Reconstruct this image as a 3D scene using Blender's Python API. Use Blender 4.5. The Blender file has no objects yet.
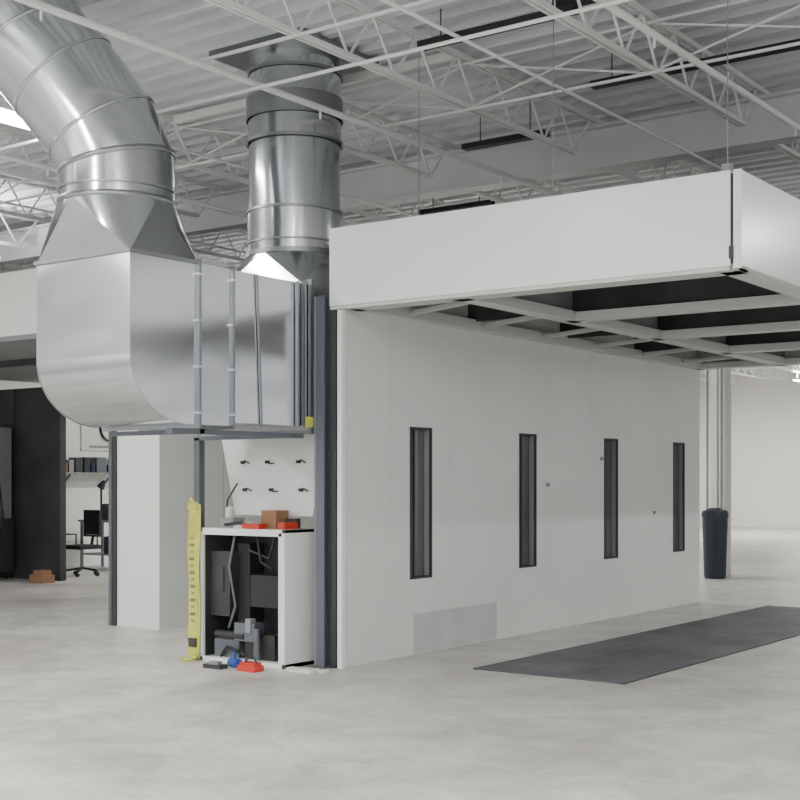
import bpy, math, random
from mathutils import Vector
random.seed(4)
C=bpy.context.scene.collection

# ---------------------------------------------------------------- materials
def mat(name,col,rough=.5,metal=0.,noise=0.,scale=5.,bump=0.,coat=0.,col2=None,stretch=None,emit=None,es=0.,bscale=None,dist=.05):
    m=bpy.data.materials.new(name); m.use_nodes=True
    nt=m.node_tree; b=nt.nodes['Principled BSDF']
    b.inputs['Base Color'].default_value=(*col,1); b.inputs['Roughness'].default_value=rough
    b.inputs['Metallic'].default_value=metal
    if coat: b.inputs['Coat Weight'].default_value=coat
    if emit:
        b.inputs['Emission Color'].default_value=(*emit,1); b.inputs['Emission Strength'].default_value=es
    if noise or bump:
        tc=nt.nodes.new('ShaderNodeTexCoord'); mp=nt.nodes.new('ShaderNodeMapping')
        if stretch: mp.inputs['Scale'].default_value=stretch
        nz=nt.nodes.new('ShaderNodeTexNoise'); nz.inputs['Scale'].default_value=scale; nz.inputs['Detail'].default_value=6
        nt.links.new(tc.outputs['Object'],mp.inputs[0]); nt.links.new(mp.outputs[0],nz.inputs['Vector'])
        if noise:
            mx=nt.nodes.new('ShaderNodeMix'); mx.data_type='RGBA'
            c2=col2 or tuple(c*(1-noise) for c in col)
            mx.inputs[6].default_value=(*c2,1); mx.inputs[7].default_value=(*col,1)
            rp=nt.nodes.new('ShaderNodeMapRange'); rp.inputs[1].default_value=.3; rp.inputs[2].default_value=.65
            nt.links.new(nz.outputs[0],rp.inputs[0]); nt.links.new(rp.outputs[0],mx.inputs[0])
            nt.links.new(mx.outputs[2],b.inputs['Base Color'])
        if bump:
            n2=nt.nodes.new('ShaderNodeTexNoise'); n2.inputs['Scale'].default_value=bscale or scale; n2.inputs['Detail'].default_value=1
            nt.links.new(mp.outputs[0],n2.inputs['Vector'])
            bp=nt.nodes.new('ShaderNodeBump'); bp.inputs['Strength'].default_value=bump; bp.inputs['Distance'].default_value=dist
            nt.links.new(n2.outputs[0],bp.inputs['Height']); nt.links.new(bp.outputs[0],b.inputs['Normal'])
    return m
M={}
M['white']=mat('white_booth_panel',(.74,.735,.715),.3,noise=.06,scale=.8)
M['fascia']=mat('white_fascia_panel',(.82,.845,.81),.25,noise=.04,scale=.8)
M['seam']=mat('panel_seam',(.50,.50,.48),.6)
M['shadegrey']=mat('painted_shade_grey',(.56,.56,.55),.4,noise=.12,scale=3)
M['beam']=mat('painted_frame',(.58,.58,.56),.45)
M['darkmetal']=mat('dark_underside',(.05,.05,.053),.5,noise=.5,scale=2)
M['glass']=mat('tinted_glass',(.13,.135,.13),.12,noise=.5,scale=1.2,stretch=(1,1,.5))
M['frame']=mat('window_frame',(.035,.035,.035),.5)
M['slate']=mat('slate_steel',(.12,.135,.155),.45,.3)
M['black']=mat('black_rubber',(.015,.015,.017),.6)
M['galv']=mat('galvanised_steel',(.60,.62,.64),.16,1.,noise=.08,scale=3,bump=.35,bscale=1.1,dist=.05,stretch=(.7,.7,1.6))
M['galv2']=mat('galvanised_steel_band',(.54,.56,.58),.18,1.,noise=.08,scale=3,bump=.25,bscale=1.3,stretch=(.7,.7,1.6))
M['galvd']=mat('galvanised_flange',(.30,.31,.32),.4,1.)
M['joist']=mat('white_painted_steel',(.84,.84,.83),.5,noise=.08,scale=2)
M['girder']=mat('girder_paint',(.68,.69,.70),.5,noise=.08,scale=2)
M['deck']=mat('roof_deck',(.72,.75,.78),.45,noise=.2,scale=.6)
M['wall']=mat('painted_wall',(.84,.825,.79),.6,noise=.04,scale=.5)
M['yellow']=mat('yellow_tape',(.62,.62,.10),.5,noise=.25,scale=8)
M['red']=mat('red_plastic',(.55,.04,.02),.4)
M['blue']=mat('blue_plastic',(.03,.08,.35),.4)
M['brown']=mat('cardboard',(.28,.15,.08),.8)
M['charcoal']=mat('charcoal_panel',(.045,.044,.045),.5,noise=.5,scale=1.2)
M['grey']=mat('mid_grey_paint',(.25,.26,.27),.5,noise=.1,scale=3)
M['orange']=mat('orange_plastic',(.45,.16,.05),.5)
M['bin']=mat('navy_plastic',(.02,.03,.05),.4,noise=.5,scale=6,stretch=(1,1,.1))
M['lamp']=mat('lamp_diffuser',(.9,.9,.9),.5,emit=(1,.98,.95),es=20)
M['bag']=mat('paper',(.7,.68,.62),.8)
M['grate']=mat('grating_steel',(.16,.165,.18),.5,.3,noise=.5,scale=1.5)
M['gpit']=mat('grating_pit',(.06,.062,.07),.6,noise=.4,scale=2)

def concrete():
    m=bpy.data.materials.new('concrete_floor'); m.use_nodes=True; nt=m.node_tree; b=nt.nodes['Principled BSDF']
    tc=nt.nodes.new('ShaderNodeTexCoord')
    def nz(s,d=8,dist=0):
        n=nt.nodes.new('ShaderNodeTexNoise'); n.inputs['Scale'].default_value=s; n.inputs['Detail'].default_value=d
        n.inputs['Roughness'].default_value=.62; n.inputs['Distortion'].default_value=dist
        nt.links.new(tc.outputs['Object'],n.inputs['Vector']); return n
    n1=nz(.4,9,.8); n2=nz(2.0,12,1.0); n3=nz(24.); n4=nz(7.,4,.3)
    r1=nt.nodes.new('ShaderNodeValToRGB'); r1.color_ramp.elements[0].position=.38; r1.color_ramp.elements[1].position=.6
    r1.color_ramp.elements[0].color=(.54,.515,.465,1); r1.color_ramp.elements[1].color=(.72,.70,.65,1)
    nt.links.new(n1.outputs[0],r1.inputs[0])
    def rng(n,a,c,lo=.36,hi=.64):
        r=nt.nodes.new('ShaderNodeMapRange'); r.inputs[1].default_value=lo; r.inputs[2].default_value=hi; r.inputs[3].default_value=a; r.inputs[4].default_value=c
        nt.links.new(n.outputs[0],r.inputs[0]); return r
    def mul(v,s):
        mu=nt.nodes.new('ShaderNodeVectorMath'); mu.operation='SCALE'
        nt.links.new(v.outputs[0],mu.inputs[0]); nt.links.new(s.outputs[0],mu.inputs[3]); return mu
    o=mul(mul(mul(r1,rng(n2,.78,1.08)),rng(n3,.90,1.06)),rng(n4,.80,1.0,.27,.36))
    nt.links.new(o.outputs[0],b.inputs['Base Color'])
    rr=nt.nodes.new('ShaderNodeMapRange'); rr.inputs[3].default_value=.28; rr.inputs[4].default_value=.55
    nt.links.new(n2.outputs[0],rr.inputs[0]); nt.links.new(rr.outputs[0],b.inputs['Roughness'])
    return m
M['floor']=concrete()

# ---------------------------------------------------------------- builder
class B:
    def __init__(s): s.v=[];s.f=[];s.m=[];s.sm=[];s.names=[]
    def mi(s,k):
        if k not in s.names: s.names.append(k)
        return s.names.index(k)
    def add(s,vs,fs,k,smooth=False):
        o=len(s.v); s.v+=[tuple(v) for v in vs]; i=s.mi(k)
        for f in fs: s.f.append([o+a for a in f]); s.m.append(i); s.sm.append(smooth)
    def box(s,x0,x1,y0,y1,z0,z1,k):
        vs=[(x0,y0,z0),(x1,y0,z0),(x1,y1,z0),(x0,y1,z0),(x0,y0,z1),(x1,y0,z1),(x1,y1,z1),(x0,y1,z1)]
        s.add(vs,[(0,3,2,1),(4,5,6,7),(0,1,5,4),(1,2,6,5),(2,3,7,6),(3,0,4,7)],k)
    def beam(s,p0,p1,w,h,k,up=(0,0,1)):
        p0=Vector(p0);p1=Vector(p1);d=(p1-p0).normalized();u=Vector(up)
        if abs(d.dot(u))>.98: u=Vector((0,1,0))
        a=d.cross(u).normalized(); b=a.cross(d).normalized()
        vs=[]
        for p in(p0,p1):
            for i,j in((-1,-1),(1,-1),(1,1),(-1,1)): vs.append(p+a*i*w/2+b*j*h/2)
        s.add(vs,[(3,2,1,0),(4,5,6,7),(0,1,5,4),(1,2,6,5),(2,3,7,6),(3,0,4,7)],k)
    def tube(s,pts,r,k,seg=24,cap=True,smooth=True):
        pts=[Vector(p) for p in pts]; n=len(pts); rs=r if isinstance(r,(list,tuple)) else [r]*n
        vs=[];ref=None
        for i,p in enumerate(pts):
            if i==0:t=pts[1]-p
            elif i==n-1:t=p-pts[i-1]
            else:t=(p-pts[i-1]).normalized()+(pts[i+1]-p).normalized()
            t.normalize()
            if ref is None: ref=Vector((1,0,0)) if abs(t.x)<.8 else Vector((0,1,0))
            a=(ref-t*ref.dot(t)).normalized(); ref=a; b=t.cross(a)
            for j in range(seg):
                q=2*math.pi*j/seg; vs.append(p+(a*math.cos(q)+b*math.sin(q))*rs[i])
        fs=[(i*seg+j,i*seg+(j+1)%seg,(i+1)*seg+(j+1)%seg,(i+1)*seg+j) for i in range(n-1) for j in range(seg)]
        s.add(vs,fs,k,smooth)
        if cap:
            s.add(vs[:seg],[tuple(reversed(range(seg)))],k); s.add(vs[-seg:],[tuple(range(seg))],k)
    def prism_x(s,prof,x0,x1,k):
        n=len(prof)
        vs=[(x0,y,z) for y,z in prof]+[(x1,y,z) for y,z in prof]
        s.add(vs,[tuple(range(n)),tuple(reversed(range(n,2*n)))],k)
        fl=[];sm=[]
        for i in range(n):
            f=(i,n+i,n+(i+1)%n,(i+1)%n)
            (sm if 1<=i<n-3 else fl).append(f)
        s.add(vs,fl,k); s.add(vs,sm,k,True)
    def transition(s,x0,x1,y0,y1,z0,cx,cy,r,z1,k,seg=64):
        cor=[(x1,y1,z0),(x0,y1,z0),(x0,y0,z0),(x1,y0,z0)]
        q=seg//4
        ring=[(cx+r*math.cos(2*math.pi*j/seg),cy+r*math.sin(2*math.pi*j/seg),z1) for j in range(seg)]
        for c in range(4):
            vs=[cor[c]]+[ring[(c*q+j)%seg] for j in range(q+1)]
            s.add(vs,[(0,j+1+1,j+1)[::-1] for j in range(q)],k,True)
            nx=(c+1)%4
            s.add([cor[c],cor[nx],ring[(nx*q)%seg]],[(0,1,2)[::-1]],k)
    def obj(s,name,parent=None,bevel=0):
        me=bpy.data.meshes.new(name); me.from_pydata(s.v,[],s.f)
        for k in s.names: me.materials.append(M[k])
        me.polygons.foreach_set('material_index',s.m); me.polygons.foreach_set('use_smooth',s.sm)
        me.update(); o=bpy.data.objects.new(name,me); C.objects.link(o)
        if parent: o.parent=parent
        if bevel:
            b=o.modifiers.new('bevel','BEVEL'); b.width=bevel; b.segments=2; b.limit_method='ANGLE'
        return o
def empty(name):
    e=bpy.data.objects.new(name,None); C.objects.link(e); return e

# frame: x = across booth, y = along booth, origin = booth front-left corner
YB=36.
# ---------------------------------------------------------------- room shell
b=B(); b.box(-12.75,16,-12,YB+.25,-.3,0,'floor'); b.obj('floor')
b=B(); b.box(-12.75,-12.5,-12,YB,0,5.75,'wall'); b.obj('wall_left')
b=B(); b.box(-12.75,16,YB,YB+.25,0,5.75,'wall'); b.obj('wall_back')
b=B()
y=-12.;prof=[]
while y<YB:
    prof+=[(y,5.5),(y+.10,5.5),(y+.13,5.58),(y+.25,5.58),(y+.28,5.5)]; y+=.28
n=len(prof)
vs=[(-12.6,p[0],p[1]) for p in prof]+[(16,p[0],p[1]) for p in prof]
b.add(vs,[(i,i+1,n+i+1,n+i) for i in range(n-1)],'deck')
b.box(-12.75,16,-12,YB+.2,5.62,5.75,'deck')
b.obj('ceiling')

gys=[-8.5,3.53,15.5,27.5,YB]
b=B()
for gy in gys[:-1]:
    b.box(-12.5,16,gy-.1,gy+.1,4.88,4.91,'girder'); b.box(-12.5,16,gy-.1,gy+.1,5.3,5.33,'girder')
    b.box(-12.5,16,gy-.02,gy+.02,4.91,5.3,'girder')
b.obj('roof_girders')
b=B()
def joist(x,g0,g1):
    for dx in(-.025,.025):
        b.beam((x+dx,g0,5.42),(x+dx,g1,5.42),.022,.045,'joist')
        b.beam((x+dx,g0+.4,4.99),(x+dx,g1-.4,4.99),.022,.04,'joist')
    L=(g1-g0)-.8; k=max(1,int(round(L/.62))); st=L/k
    for i in range(k):
        ya=g0+.4+i*st
        b.beam((x,ya,4.99),(x,ya+st/2,5.42),.018,.018,'joist')
        b.beam((x,ya+st/2,5.42),(x,ya+st,4.99),.018,.018,'joist')
    b.beam((x,g0+.06,5.4),(x,g0+.4,4.99),.022,.022,'joist')
    b.beam((x,g1-.06,5.4),(x,g1-.4,4.99),.022,.022,'joist')
for n in range(-7,9):
    x=.55+1.8*n
    if x<-12.3: continue
    for g0,g1 in zip(gys[:-1],gys[1:]):
        if g0>16 and x>3: continue
        if n==-1 and g0<-8:
            joist(x,g0,-3.0); joist(x,.95,g1)
        else: joist(x,g0,g1)
for yy in(-3.0,.95):
    b.beam((-3.05,yy,5.42),(.55,yy,5.42),.05,.08,'joist')
b.obj('roof_joists')
b=B()
for gy in gys[:-1]:
    for f in (.2,.4,.6,.8):
        yy=gy+f*12
        if yy>20: continue
        b.beam((-12.4,yy,4.96),(14,yy,4.96),.022,.022,'joist')
        b.beam((-12.4,yy,5.38),(14,yy,5.38),.02,.02,'joist')
        if f in(.4,.8):
            for n in range(-7,6):
                x=.55+1.8*n
                b.beam((x,yy+.02,4.97),(x+1.8,yy+.02,5.38),.016,.016,'joist')
                b.beam((x,yy+.04,5.38),(x+1.8,yy+.04,4.97),.016,.016,'joist')
b.obj('joist_bridging')
b=B()
for x in(-3.9,-.25,2.9):
    b.tube([(x,-8,4.86),(x,30,4.86)],.028,'joist',10)
for x in(-2.2,-5.6,1.75,4.2):
    b.tube([(x,-8,4.84),(x,22,4.84)],.015,'joist',8)
b.tube([(-12.4,-.9,4.80),(12,-.9,4.80)],.016,'joist',8)
b.tube([(-12.4,6.2,4.80),(12,6.2,4.80)],.04,'joist',10)
b.tube([(-12.4,9.2,4.80),(12,9.2,4.80)],.02,'joist',10)
for x in(-3.9,-.25,2.9):
    for i in range(8):
        yy=-3+3*i; b.tube([(x,yy,4.86),(x,yy,4.76)],.01,'joist',8)
b.obj('sprinkler_pipes')
def dark_bar(x0,x1,y,z=5.2):  # thin black bars hung on rods below the roof deck
    b=B(); b.box(x0,x1,y-.05,y+.05,z,z+.01,'black'); b.box(x0,x1,y-.055,y-.045,z,z+.055,'black'); b.box(x0,x1,y+.045,y+.055,z,z+.055,'black')
    for x in(x0+.2,x1-.2): b.tube([(x,y,z),(x,y,5.495)],.006,'black',6)
    return b.obj('dark_ceiling_bar')
dark_bar(.75,2.2,.1);dark_bar(-.55,.45,2.75,5.1);dark_bar(1.4,3.8,1.9);dark_bar(2.0,3.4,.2,5.3);dark_bar(-2.7,-1.6,5.0,5.05)

def light(x,y,z=5.02,w=60,L=1.2,wd=.16,up=0):
    e=empty('strip_or_fill_light')
    b=B(); b.box(x-wd/2-.01,x+wd/2+.01,y-L/2,y+L/2,z,z+.07,'joist')
    for q in(-L/3,L/3): b.box(x-.01,x+.01,y+q-.01,y+q+.01,z+.07,5.495,'joist')
    b.obj('housing',e)
    b=B(); b.box(x-wd/2,x+wd/2,y-L/2+.02,y+L/2-.02,z-.03,z,'lamp'); b.obj('diffuser',e)
    def al(zz,ww,rx):
        ld=bpy.data.lights.new('lamp','AREA'); ld.shape='RECTANGLE'; ld.size=wd;ld.size_y=L; ld.energy=ww; ld.color=(1,.985,.965)
        lo=bpy.data.objects.new('lamp',ld); lo.location=(x,y,zz); lo.rotation_euler=(rx,0,0); C.objects.link(lo); lo.parent=e
    al(z-.035,w,0)
    if up: al(z+.09,up,math.pi)  # upward fill light, added to brighten the ceiling
light(-2.77,-1.6,4.9,80,1.5,.3)
for x in(-6.4,-.35,3.3,7):  # unseen lamps added overhead to fill the room with light
    for y in(-5.5,-8.5): light(x,y,4.72,w=90,up=90)
for p in((-8.2,2),(-8.2,9),(-4.9,9.6),(-9.2,24),(-4.6,28)): light(*p,z=4.72,w=150,up=60)  # lamps added to brighten the hall and the back wall
for p in((-8.2,14),(-6.6,31),(6.5,6.9),(-10.2,30)): light(*p,z=4.72,w=200,up=80)  # stronger added lamps, same fill for the far hall

# ---------------------------------------------------------------- main spray booth
booth=empty('spray_booth')
H=3.11
edges=[0,.69,1.65,2.62,3.58,4.54,5.50,6.47,7.43,7.64]
wins=[(.99,1.35),(2.95,3.31),(4.87,5.23),(6.79,7.15)]
b=B(); g=.0015; T=.09
for a,c in zip(edges[:-1],edges[1:]):
    w=[q for q in wins if a<q[0]<c]
    if w:
        w0,w1=w[0]
        b.box(-T,0,a+g,w0,.0,H,'white'); b.box(-T,0,w1,c-g,.0,H,'white')
        b.box(-T,0,w0,w1,0,.70,'white'); b.box(-T,0,w0,w1,2.11,H,'white')
    else: b.box(-T,0,a+g,c-g,0,H,'white')
    b.box(-T,-.004,c-g,c+g,0,H,'seam')
b.obj('side_wall',booth)
b=B()
for w0,w1 in wins:
    f=.018
    b.box(-.08,.004,w0,w0+f,.70,2.11,'frame'); b.box(-.08,.004,w1-f,w1,.70,2.11,'frame')
    b.box(-.08,.004,w0,w1,.70,.70+f,'frame'); b.box(-.08,.004,w0,w1,2.11-f,2.11,'frame')
    b.box(-.085,-.075,w0+f,w1-f,.70+f,2.11-f,'glass')
    b.box(-.075,-.06,w0+.15,w0+.175,.72,2.09,'frame')
    b.box(-.07,-.02,w1-.03,w1-.018,.72,2.09,'grey')
b.obj('observation_windows',booth)
b=B(); b.box(0,.006,1.05,2.5,.01,.38,'shadegrey'); b.obj('wall_shade_patch',booth)  # thin grey sheet standing in for smudgy shade low on the wall
b=B()
for yy,zz in((3.52,1.55),(4.78,1.85),(6.2,1.2)):
    b.box(0,.02,yy,yy+.04,zz,zz+.04,'grey')
b.obj('wall_fittings',booth)
b=B()
b.box(-.02,.03,-.05,0,0,H-.035,'fascia')
b.box(-.095,-.03,-.06,-.01,0,H-.035,'frame')
b.obj('corner_trim',booth)
W=3.52; L=7.64; Z1=3.78
b=B()
b.box(-.1,W-.02,-.06,-.005,H,Z1,'fascia')
b.box(-.1,W-.02,-.01,.05,Z1-.03,Z1,'fascia')
b.box(-.1,W-.03,-.05,.03,H-.03,H+.0,'beam')
b.box(-.1,W+.05,L,L+.06,H-.0,Z1,'beam')
b.box(-.1,-.04,0,L,H,Z1,'fascia')
b.box(W+.0,W+.05,-.05,L,H,Z1,'fascia')
b.box(W-.025,W,-.045,.03,H+.02,Z1-.02,'black')
b.box(W-.0,W+.06,-.055,-.035,H-.02,Z1,'fascia')
b.box(W-.03,W+.005,-.065,.0,H+.05,H+.14,'frame')
b.obj('header',booth,bevel=.004)
b=B()
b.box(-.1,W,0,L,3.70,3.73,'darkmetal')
b.obj('roof_sheet',booth)
b=B()
zf=H-.02
b.box(.0,.10,0,L,zf,H+.08,'beam')
b.box(W-.16,W,0,L,zf,H+.08,'beam')
b.box(1.05,1.22,0.1,L,zf,H+.07,'beam')
for yy in(.06,1.9,3.75,5.6,7.46):
    b.box(0 if yy in(.06,7.46) else 1.1,W,yy,yy+.17,zf,H+.06,'beam')
for yy in(1.9,3.75,5.6):
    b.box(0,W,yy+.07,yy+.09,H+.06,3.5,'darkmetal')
b.box(1.14,1.16,0,L,H+.07,3.5,'grey')
yy=.5
while yy<7.0:
    b.beam((.1,yy+.4,H+.03),(1.08,yy,H+.03),.05,.04,'beam'); yy+=1.2
for i,yy in enumerate((.3,2.1,3.95,5.8)):
    b.box(1.3,2.3,yy+.2,yy+1.4,3.52,3.54,'grey'); 
    b.box(2.45,3.3,yy+.6,yy+1.1,3.52,3.54,'beam')
b.obj('ceiling_frame',booth,bevel=.003)
b=B()
for x,y in((.45,.5),(1.95,.2),(3.45,.02),(1.7,4),(3.4,4.5)):
    b.tube([(x,y,3.73),(x,y,5.495)],.004,'grey',6); b.box(x-.03,x+.03,y-.03,y+.03,3.73,3.84,'grey')
b.obj('hanger_rods',booth)

b=B()
gx0,gx1,gy0,gy1=.95,2.36,.6,7.6
b.box(gx0,gx1,gy0,gy1,.0,.004,'gpit')
b.box(gx0,gx0+.03,gy0,gy1,.0,.010,'grate'); b.box(gx1-.03,gx1,gy0,gy1,.0,.010,'grate')
y=gy0
while y<gy1: b.box(gx0,gx1,y,y+.026,.004,.009,'grate'); y+=.04
for i in range(9):
    x=gx0+i*(gx1-gx0)/8; b.box(x-.006,x+.006,gy0,gy1,.005,.010,'grate')
b.obj('floor_grate')

# ---------------------------------------------------------------- exhaust ducts
d1=empty('exhaust_duct')
X0,X1=-1.33,-.27; Y0=-2.176; ZT=3.31; ZB=2.05
prof=[(Y0,ZT)]
R=.60
for i in range(0,21):
    a=math.pi/2*i/20
    prof.append((Y0+R-R*math.cos(a), ZB+.50-.50*math.sin(a)))
prof+=[(-1.476,ZB),(-1.476,ZT)]
b=B(); b.prism_x(prof,X0,X1,'galv'); b.obj('elbow_boot',d1)
b=B(); b.box(X0,X1,-1.476,-1.09,ZB,ZT,'galv2')
b.box(X0+.01,X1-.01,-1.09,.95,ZB+.03,ZT,'galv'); b.obj('horizontal_duct',d1)
b=B()
def ringbox(y,e=.03,t=.015,k='galvd',zt=ZT,zb=ZB):
    b.box(X0-e,X1+e,y-t,y+t,zt,zt+e,k); b.box(X0-e,X1+e,y-t,y+t,zb-e,zb,k)
    b.box(X0-e,X0,y-t,y+t,zb,zt,k); b.box(X1,X1+e,y-t,y+t,zb,zt,k)
ringbox(-1.476,.03,.012); ringbox(-1.09,.025,.010); ringbox(-.12,.035,.02)
b.box(X0-.02,X1+.02,Y0-.02,Y0,ZT-.01,ZT+.015,'galvd'); b.box(X1,X1+.02,Y0,-1.47,ZT-.01,ZT+.015,'galvd')
b.box(X0-.02,X0,Y0,-1.47,ZT-.01,ZT+.015,'galvd')
for i in range(len(prof)-3):
    p,q=prof[i],prof[i+1]
    for xx in(X0,X1): b.beam((xx,p[0],p[1]),(xx,q[0],q[1]),.008,.008,'galv2',up=(1,0,0))
for yy in(-.30,-.22): b.box(X1,X1+.03,yy-.01,yy+.01,ZB+.02,ZT,'galvd')
b.beam((X1+.005,-.80,ZT),(X1+.005,-.74,ZB),.014,.014,'galvd',up=(1,0,0))
for yy in(-1.476,-1.09):
    for i in range(4): b.box(X1+.0,X1+.035,yy-.022,yy+.022,ZB+.08+i*.36,ZB+.10+i*.36,'galv2')
b.obj('flanges',d1)
cx,cy=-.8,-1.826; r=.453
b=B(); b.transition(X0,X1,Y0,-1.476,ZT,cx,cy,r,3.77,'galv',64); b.obj('square_to_round',d1)
Lx,Ly=-.809,-.588
def P(s,z): return (cx+Lx*s,cy+Ly*s,z)
path=[P(0,3.77),P(0,4.08),P(.12,4.36),P(.42,4.76),P(.68,5.06),P(.80,5.36),P(.82,5.6)]
b=B(); b.tube(path,r,'galv',64,cap=False)
o=b.obj('round_elbow',d1)
m=o.modifiers.new('es','EDGE_SPLIT'); m.split_angle=math.radians(12)
b=B()
for i,p in enumerate(path[:-1]):
    pp=Vector(p)
    if i==0:t=Vector((0,0,1))
    else: t=((pp-Vector(path[i-1])).normalized()+(Vector(path[i+1])-pp).normalized()).normalized()
    w=.014 if i>1 else .022
    b.tube([pp-t*w,pp-t*w*.5,pp+t*w*.5,pp+t*w],[r+.002,r+.010,r+.010,r+.002],'galvd' if i<2 else 'galv2',64,cap=False)
b.tube([P(0,3.85),P(0,3.865)],r+.006,'galvd',64,cap=False)
b.obj('seam_bands',d1)

d2=empty('exhaust_duct')
c2x,c2y=-.8,.30; r2=.43
b=B(); b.transition(X0+.04,X1-.02,c2y-.5,c2y+.5,ZT,c2x,c2y,r2,3.65,'galv',64)
b.obj('square_to_round',d2)
b=B()
b.tube([(c2x,c2y,3.65),(c2x,c2y,4.05)],r2,'galv',64,cap=False)
b.tube([(c2x,c2y,4.05),(c2x,c2y,4.68)],r2-.012,'galv2',64,cap=False)
b.tube([(c2x,c2y,4.68),(c2x,c2y,5.56)],r2-.004,'galv',64,cap=False)
b.obj('round_riser',d2)
b=B()
for z,k,h in((3.66,'galvd',.022),(3.76,'galvd',.008),(4.05,'galvd',.012),(4.68,'galvd',.015),(4.98,'galvd',.10),(5.3,'galvd',.015)):
    b.tube([(c2x,c2y,z-h),(c2x,c2y,z+h)],r2+.012,k,64,cap=False)
b.box(c2x-.55,c2x+.55,c2y-.55,c2y+.55,5.44,5.5,'galvd')
b.obj('seam_bands',d2)

b=B()
b.box(-.33,-.27,-1.75,-.2,1.975,2.015,'slate')
b.box(-1.33,-.27,-1.45,-1.40,1.98,2.015,'slate')
b.box(-1.54,-.3,-.25,-.19,1.98,2.015,'slate')
b.box(-1.54,-1.47,-.25,-.18,0,2.0,'slate')
for x0,x1,y0,y1 in((-.20,-.11,-.12,-.105),(-.20,-.11,-.02,-.005),(-.162,-.148,-.105,-.02)):
    b.box(x0,x1,y0,y1,0,3.20,'slate')
b.box(-.235,-.215,-.10,-.07,0,3.20,'grey')
b.box(-.26,-.10,-.18,.04,0,.012,'slate')
b.obj('duct_support_frame')
b=B(); b.box(-.235,-.228,-.22,-.12,2.07,2.16,'yellow'); b.obj('hang_tag')

# ---------------------------------------------------------------- cabinet
cab=empty('control_cabinet')
x0,x1,y0,y1,z=-1.35,-.35,-.36,.05,1.19
b=B()
b.box(x0,x0+.03,y0,y1,0,z,'fascia'); b.box(x1-.03,x1,y0,y1,0,z,'fascia')
b.box(x0,x1,y0,y1,z-.03,z,'fascia'); b.box(x0+.03,x1-.03,y1-.02,y1,0,z-.03,'black')
b.box(x0+.03,x0+.035,y0+.03,y1,0.04,z-.03,'charcoal'); b.box(x1-.035,x1-.03,y0+.03,y1,0.04,z-.03,'black')
b.box(x0,x1,y0,y1,0,.04,'fascia'); b.box(x0+.03,x1-.03,y0,y0+.012,z-.06,z-.03,'fascia')
b.box(x1-.07,x1-.03,y0,y0+.015,.04,z-.03,'fascia')
b.obj('shell',cab,bevel=.003)
b=B()
b.box(x0+.04,x0+.27,y0+.1,y1-.03,.40,.98,'charcoal'); b.box(x1-.50,x1-.13,y0+.12,y1-.03,.50,.78,'black')
b.box(x0+.28,x0+.42,y0+.2,y1-.03,.35,1.05,'black')
b.box(x0+.08,x0+.2,y0+.09,y0+.1,.62,.85,'charcoal')
b.tube([(x0+.33,y0+.1,1.12),(x0+.30,y0+.06,.85),(x0+.36,y0+.08,.5),(x0+.26,y0+.1,.3)],.013,'slate',8)
b.tube([(x0+.6,y0+.1,1.12),(x0+.64,y0+.1,.9),(x0+.78,y0+.1,.84)],.012,'black',8)
b.tube([(x0+.5,y0+.1,1.0),(x0+.72,y0+.12,.93),(x0+.8,y0+.1,1.12)],.01,'charcoal',8)
b.box(x0+.1,x0+.4,y0+.08,y0+.3,.04,.2,'slate'); b.box(x0+.45,x1-.2,y0+.1,y0+.3,.04,.26,'charcoal')
b.box(x0+.38,x0+.62,y0+.04,y0+.16,.2,.36,'slate'); b.box(x0+.52,x0+.58,y0+.03,y0+.1,.28,.4,'grey')
b.tube([(x0+.12,y0+.09,.24),(x0+.5,y0+.06,.24)],.035,'charcoal',12)
b.tube([(x0+.64,y0+.05,.06),(x0+.64,y0+.05,.32)],.03,'slate',12)
b.tube([(x0+.2,y0+.06,.05),(x0+.3,y0+.03,.14),(x0+.5,y0+.05,.08)],.015,'black',8)
b.obj('internals',cab)
b=B()
pts=[(-1.55,.12,2.03),(-.30,.12,2.03),(-.32,-.02,1.30),(-1.24,-.02,1.30)]
vs=[(p[0],p[1],p[2]) for p in pts]+[(p[0],p[1]+.025,p[2]) for p in pts]
b.add(vs,[(0,3,2,1),(4,5,6,7),(0,1,5,4),(1,2,6,5),(2,3,7,6),(3,0,4,7)],'white')
for zz,row in((1.78,(-1.22,-.92,-.55)),(1.53,(-1.15,-.83,-.48))):
    for i,xx in enumerate(row):
        yy=-.02+.14*(zz-1.3)/.73
        b.box(xx-.016,xx+.016,yy-.03,yy,zz-.014,zz+.014,'black')
        b.tube([(xx,yy-.02,zz),(xx+.05,yy-.04,zz+.015*(-1)**i),(xx+.09,yy-.02,zz-.01)],.006,'black',6)
b.obj('open_lid',cab)
b=B(); zc=z
b.box(-.74,-.57,-.22,-.05,zc,zc+.16,'brown'); b.box(-1.0,-.82,-.3,-.12,zc,zc+.05,'bag'); b.box(-.86,-.66,-.34,-.24,zc,zc+.045,'red')
b.box(-.5,-.42,-.28,-.1,zc,zc+.06,'red'); b.box(-1.2,-1.05,-.25,-.1,zc,zc+.09,'grey'); b.tube([(-1.1,-.3,zc+.03),(-.9,-.33,zc+.05),(-.75,-.3,zc+.02)],.014,'black',8)
b.tube([(-1.15,-.2,zc+.02),(-1.12,-.22,zc+.18)],.035,'bag',12); b.box(-.56,-.44,-.1,-.04,zc,zc+.09,'charcoal')
b.tube([(-1.25,-.15,zc+.02),(-1.2,-.16,zc+.25),(-1.1,-.14,zc+.4)],.008,'black',6)
b.obj('parts_clutter')

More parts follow.
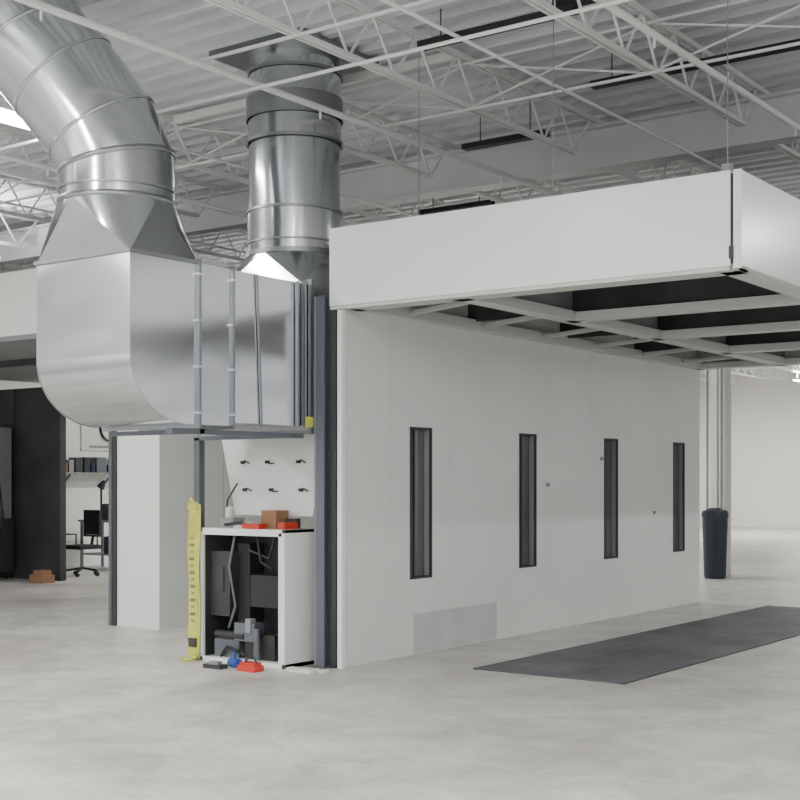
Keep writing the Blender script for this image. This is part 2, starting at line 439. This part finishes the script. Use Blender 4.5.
b=B()
b.box(-.62,-.42,-.66,-.54,0,.05,'red'); b.box(-.60,-.44,-.65,-.55,.05,.075,'red'); b.tube([(-.58,-.6,.075),(-.55,-.6,.11),(-.48,-.6,.11),(-.45,-.6,.075)],.008,'black',8)
b.obj('red_toolbox',bevel=.008)
b=B(); b.tube([(-.84,-.5,.04),(-.72,-.53,.04)],.04,'blue',16); b.tube([(-.78,-.52,.07),(-.76,-.53,.16)],.016,'blue',10); b.tube([(-.78,-.52,.15),(-.70,-.55,.15)],.018,'black',8)
b.obj('cordless_drill')
b=B(); b.box(-.98,-.78,-.70,-.60,0,.035,'charcoal'); b.box(-.93,-.83,-.68,-.62,.035,.06,'grey'); b.obj('power_strip')
b=B(); b.box(-.28,-.02,-.42,-.34,0,.03,'bag'); b.box(-.2,.05,-.32,-.25,0,.02,'bag'); b.obj('trim_offcuts')

# flat yellow webbing strap with dark markings, hung down the cabinet corner
b=B()
def ribbon(px,py,z0,z1,w,ph,tw,mk,dx=0):
    N=90; vs=[]
    for i in range(N+1):
        f=i/N; zz=z0+(z1-z0)*f
        a=ph+tw*math.sin(f*7+ph*3)
        ox=px+dx*f+.005*math.sin(f*11+ph*5); oy=py+.004*math.cos(f*9)
        ww=w/2
        vs+=[(ox-ww*math.cos(a),oy-ww*math.sin(a),zz),(ox+ww*math.cos(a),oy+ww*math.sin(a),zz)]
    for i in range(N):
        q=[vs[2*i],vs[2*i+1],vs[2*i+3],vs[2*i+2]]
        b.add(q,[(0,1,2,3)],'yellow')
        if mk and 18<i<72 and i%4 in(0,1):     # printed lettering blocks
            m0=[Vector(v) for v in q]; cen=sum(m0,Vector())/4
            n=Vector((0,-.003,0)); s=.62 if i%8<4 else .42
            b.add([cen+(v-cen)*s+n for v in m0],[(0,1,2,3)],'frame')
ribbon(-1.405,-.40,1.42,.03,.085,.30,.08,True)
ribbon(-1.355,-.385,1.40,.02,.05,.1,.25,False)
ribbon(-1.44,-.38,1.38,.28,.05,.5,.3,False)
b.tube([(-1.46,-.39,1.36),(-1.42,-.40,1.45),(-1.365,-.39,1.36)],.02,'yellow',8)
b.tube([(-1.48,-.46,.02),(-1.39,-.50,.02),(-1.30,-.44,.025),(-1.38,-.42,.03)],.018,'yellow',8)
b.box(-1.45,-1.36,-.415,-.395,.12,.20,'frame')
b.box(-1.47,-1.352,-.375,-.362,1.10,1.13,'frame')
b.obj('yellow_strap')

# ---------------------------------------------------------------- second booth at left
e=empty('spray_booth')
b=B()
b.box(-4.09,-3.46,1.11,1.16,0,3.34,'fascia'); b.box(-3.46,-3.42,1.11,1.16,0,3.34,'fascia')
b.box(-3.47,-3.42,1.16,6.4,0,3.34,'fascia')
for yy in(2.1,3.1,4.1,5.1): b.box(-3.42,-3.417,yy,yy+.008,0,3.34,'seam')
b.obj('side_wall',e)
b=B(); b.box(-4.2,-4.15,1.08,1.16,0,3.34,'slate'); b.box(-4.13,-4.09,1.08,1.16,0,3.34,'frame'); b.box(-4.15,-4.13,1.1,1.16,0,3.34,'grey'); b.obj('door_jamb',e)
b=B(); b.box(-11,-3.42,1.05,1.11,3.34,4.1,'fascia'); b.box(-11,-3.42,1.05,6.4,3.28,3.34,'grey'); b.box(-11,-3.42,6.34,6.4,3.34,4.1,'fascia'); b.box(-11,-3.42,1.11,6.34,4.0,4.05,'darkmetal')
b.box(-3.46,-3.42,1.11,6.4,3.34,4.1,'fascia')
b.box(-11,-3.5,2.6,2.72,3.2,3.28,'darkmetal')
b.box(-11,-10.9,1.11,1.25,0,3.28,'slate')
b.obj('header',e)

b=B()
b.box(-12.4,-9.8,5.0,5.12,0,3.15,'charcoal')
for x in(-12.3,-11.0): b.box(x,x+.05,4.98,5.0,0,3.15,'darkmetal')
b.obj('partition_screen')
b=B()
b.box(-11.7,-10.85,4.2,4.9,.12,1.0,'charcoal'); b.box(-11.65,-10.9,4.25,4.9,1.0,2.5,'grey'); b.box(-11.5,-11.05,4.22,4.25,1.4,2.1,'charcoal')
b.box(-11.7,-10.85,4.19,4.21,.45,.48,'grey')
for x in(-11.6,-11.0):
    for y in(4.3,4.8): b.box(x,x+.06,y,y+.06,0,.12,'black')
b.tube([(-10.9,4.4,1.9),(-10.6,4.4,1.7),(-10.6,4.5,.9),(-10.85,4.5,.6)],.03,'black',8)
b.obj('electrical_enclosure',bevel=.01)

b=B(); ox,oy=-10.45,6.0
for i in range(5):
    a=i*2*math.pi/5+.3; p=(ox+.3*math.cos(a),oy+.3*math.sin(a))
    b.beam((ox,oy,.14),(p[0],p[1],.09),.04,.03,'black'); b.tube([(p[0]-.02,p[1],.035),(p[0]+.02,p[1],.035)],.035,'black',12)
b.tube([(ox,oy,.12),(ox,oy,.46)],.028,'grey',12)
b.box(ox-.24,ox+.24,oy-.24,oy+.24,.46,.53,'black')
b.box(ox-.20,ox+.20,oy+.20,oy+.26,.66,1.12,'black'); b.beam((ox,oy+.2,.48),(ox,oy+.26,.75),.05,.03,'black')
for dx in(-.27,.27):
    b.tube([(ox+dx,oy+.1,.5),(ox+dx,oy+.1,.7),(ox+dx,oy-.15,.71)],.015,'black',8)
b.obj('office_chair',bevel=.015)
b=B(); ox,oy=-9.75,4.6
b.box(ox-.16,ox+.16,oy-.12,oy+.12,0,.13,'brown'); b.box(ox-.10,ox+.12,oy-.09,oy+.09,.13,.2,'brown'); b.obj('cardboard_box')
b=B(); ox,oy=-11.2,7.6
b.box(ox-.9,ox+.9,oy-.3,oy+.3,.86,.9,'grey')
for dx in(-.87,.83):
    for dy in(-.27,.23): b.box(ox+dx,ox+dx+.04,oy+dy,oy+dy+.04,0,.86,'slate')
b.box(ox-.85,ox+.85,oy-.25,oy+.25,.25,.28,'grey'); b.box(ox-.4,ox-.1,oy-.15,oy+.15,.9,1.2,'charcoal'); b.box(ox+.05,ox+.35,oy-.1,oy+.2,.9,1.05,'brown'); b.box(ox-.3,ox+.2,oy-.2,oy+.2,.28,.6,'black')
b.box(ox+.4,ox+.8,oy-.1,oy-.06,1.0,1.3,'black'); b.box(ox+.57,ox+.63,oy-.08,oy-.04,.9,1.02,'black'); b.box(ox+.35,ox+.7,oy-.2,oy+.2,.28,.5,'grey')
b.tube([(ox-.6,oy,.9),(ox-.6,oy,1.5),(ox-.4,oy-.1,1.6)],.02,'black',8); b.tube([(ox-.4,oy-.1,1.62),(ox-.48,oy-.12,1.5)],[.03,.08],'charcoal',12)
b.obj('workbench')
# wall shelf with parts
b=B()
b.box(-12.5,-12.15,6.9,9.6,1.75,1.78,'grey')
for yy in(7.2,8.2,9.2): b.beam((-12.48,yy,1.5),(-12.2,yy,1.74),.03,.03,'slate')
random.seed(9)
yy=7.0
while yy<9.4:
    w=random.uniform(.08,.25); h=random.uniform(.1,.3)
    b.box(-12.42,-12.22,yy,yy+w,1.78,1.78+h,random.choice(['charcoal','brown','grey','slate','bag','bin'])); yy+=w+.04
b.obj('wall_shelf')
b=B()
b.box(-12.5,-12.47,7.7,9.4,2.2,3.1,'bag')
for i in range(14):
    a=math.radians(60+i*18);a2=math.radians(60+(i+1)*18)
    b.beam((-12.46,8.4+.26*math.cos(a),2.65+.26*math.sin(a)),(-12.46,8.4+.26*math.cos(a2),2.65+.26*math.sin(a2)),.02,.09,'bin',up=(1,0,0))
b.box(-12.47,-12.455,8.75,9.3,2.62,2.74,'bin'); b.box(-12.47,-12.455,7.9,9.2,2.26,2.30,'grey')
b.obj('wall_sign')

# ---------------------------------------------------------------- right background column and bin
b=B()
cx0,cy0=-1.60,12.3
b.box(cx0-.13,cx0+.13,cy0-.13,cy0-.115,0,5.48,'wall'); b.box(cx0-.13,cx0+.13,cy0+.115,cy0+.13,0,5.48,'wall'); b.box(cx0-.01,cx0+.01,cy0-.13,cy0+.13,0,5.48,'wall')
b.tube([(cx0+.08,cy0-.17,0),(cx0+.08,cy0-.17,4.7)],.02,'grey',10); b.tube([(cx0-.2,cy0-.1,0),(cx0-.2,cy0-.1,4.7)],.02,'grey',10)
b.obj('steel_column')
b=B()
b.tube([(-1.5,11.8,0),(-1.5,11.8,.05),(-1.5,11.8,1.0),(-1.5,11.8,1.05),(-1.5,11.8,1.12)],[.17,.18,.21,.225,.21],'bin',24)
b.tube([(-1.5,11.8,1.12),(-1.5,11.8,1.17)],[.2,.08],'bin',24)
b.obj('trash_bin')

# ---------------------------------------------------------------- world / camera
# soft daylight through the unbuilt front; brightness bands added to streak duct reflections
w=bpy.data.worlds.new('W'); bpy.context.scene.world=w; w.use_nodes=True
nt=w.node_tree; bg=nt.nodes['Background']; bg.inputs[0].default_value=(.985,.995,1,1)
tc=nt.nodes.new('ShaderNodeTexCoord'); dp=nt.nodes.new('ShaderNodeVectorMath'); dp.operation='DOT_PRODUCT'
dp.inputs[1].default_value=(.25,-.97,0)
nt.links.new(tc.outputs['Generated'],dp.inputs[0])
mr=nt.nodes.new('ShaderNodeMapRange'); mr.inputs[1].default_value=.0; mr.inputs[2].default_value=.9; mr.inputs[3].default_value=.75; mr.inputs[4].default_value=1.9
nt.links.new(dp.outputs['Value'],mr.inputs[0])
sp=nt.nodes.new('ShaderNodeSeparateXYZ'); nt.links.new(tc.outputs['Generated'],sp.inputs[0])
el=nt.nodes.new('ShaderNodeValToRGB'); E=el.color_ramp.elements
E[0].position=.0; E[0].color=(.5,.5,.5,1); E[1].position=1; E[1].color=(.7,.7,.7,1)
for p,v in((.46,.45),(.50,1.1),(.53,1.1),(.548,.5),(.562,.75),(.58,.38),(.62,.8),(.68,1.15),(.76,.8)):
    q=el.color_ramp.elements.new(p); q.color=(v,v,v,1)
ma=nt.nodes.new('ShaderNodeMath'); ma.operation='MULTIPLY_ADD'; ma.inputs[1].default_value=.5; ma.inputs[2].default_value=.5
nt.links.new(sp.outputs[2],ma.inputs[0]); nt.links.new(ma.outputs[0],el.inputs[0])
mm=nt.nodes.new('ShaderNodeMath'); mm.operation='MULTIPLY'
nt.links.new(mr.outputs[0],mm.inputs[0]); nt.links.new(el.outputs[0],mm.inputs[1])
m3=nt.nodes.new('ShaderNodeMath'); m3.operation='MULTIPLY'; m3.inputs[1].default_value=1.45
nt.links.new(mm.outputs[0],m3.inputs[0]); nt.links.new(m3.outputs[0],bg.inputs[1])
cam=bpy.data.cameras.new('camera'); co=bpy.data.objects.new('camera',cam); C.objects.link(co)
co.location=(6.98,-8.77,1.6); co.rotation_euler=(math.radians(90),0,math.radians(36))
cam.sensor_width=36; cam.lens=58.6; cam.shift_y=.1025; cam.clip_end=200
bpy.context.scene.camera=co
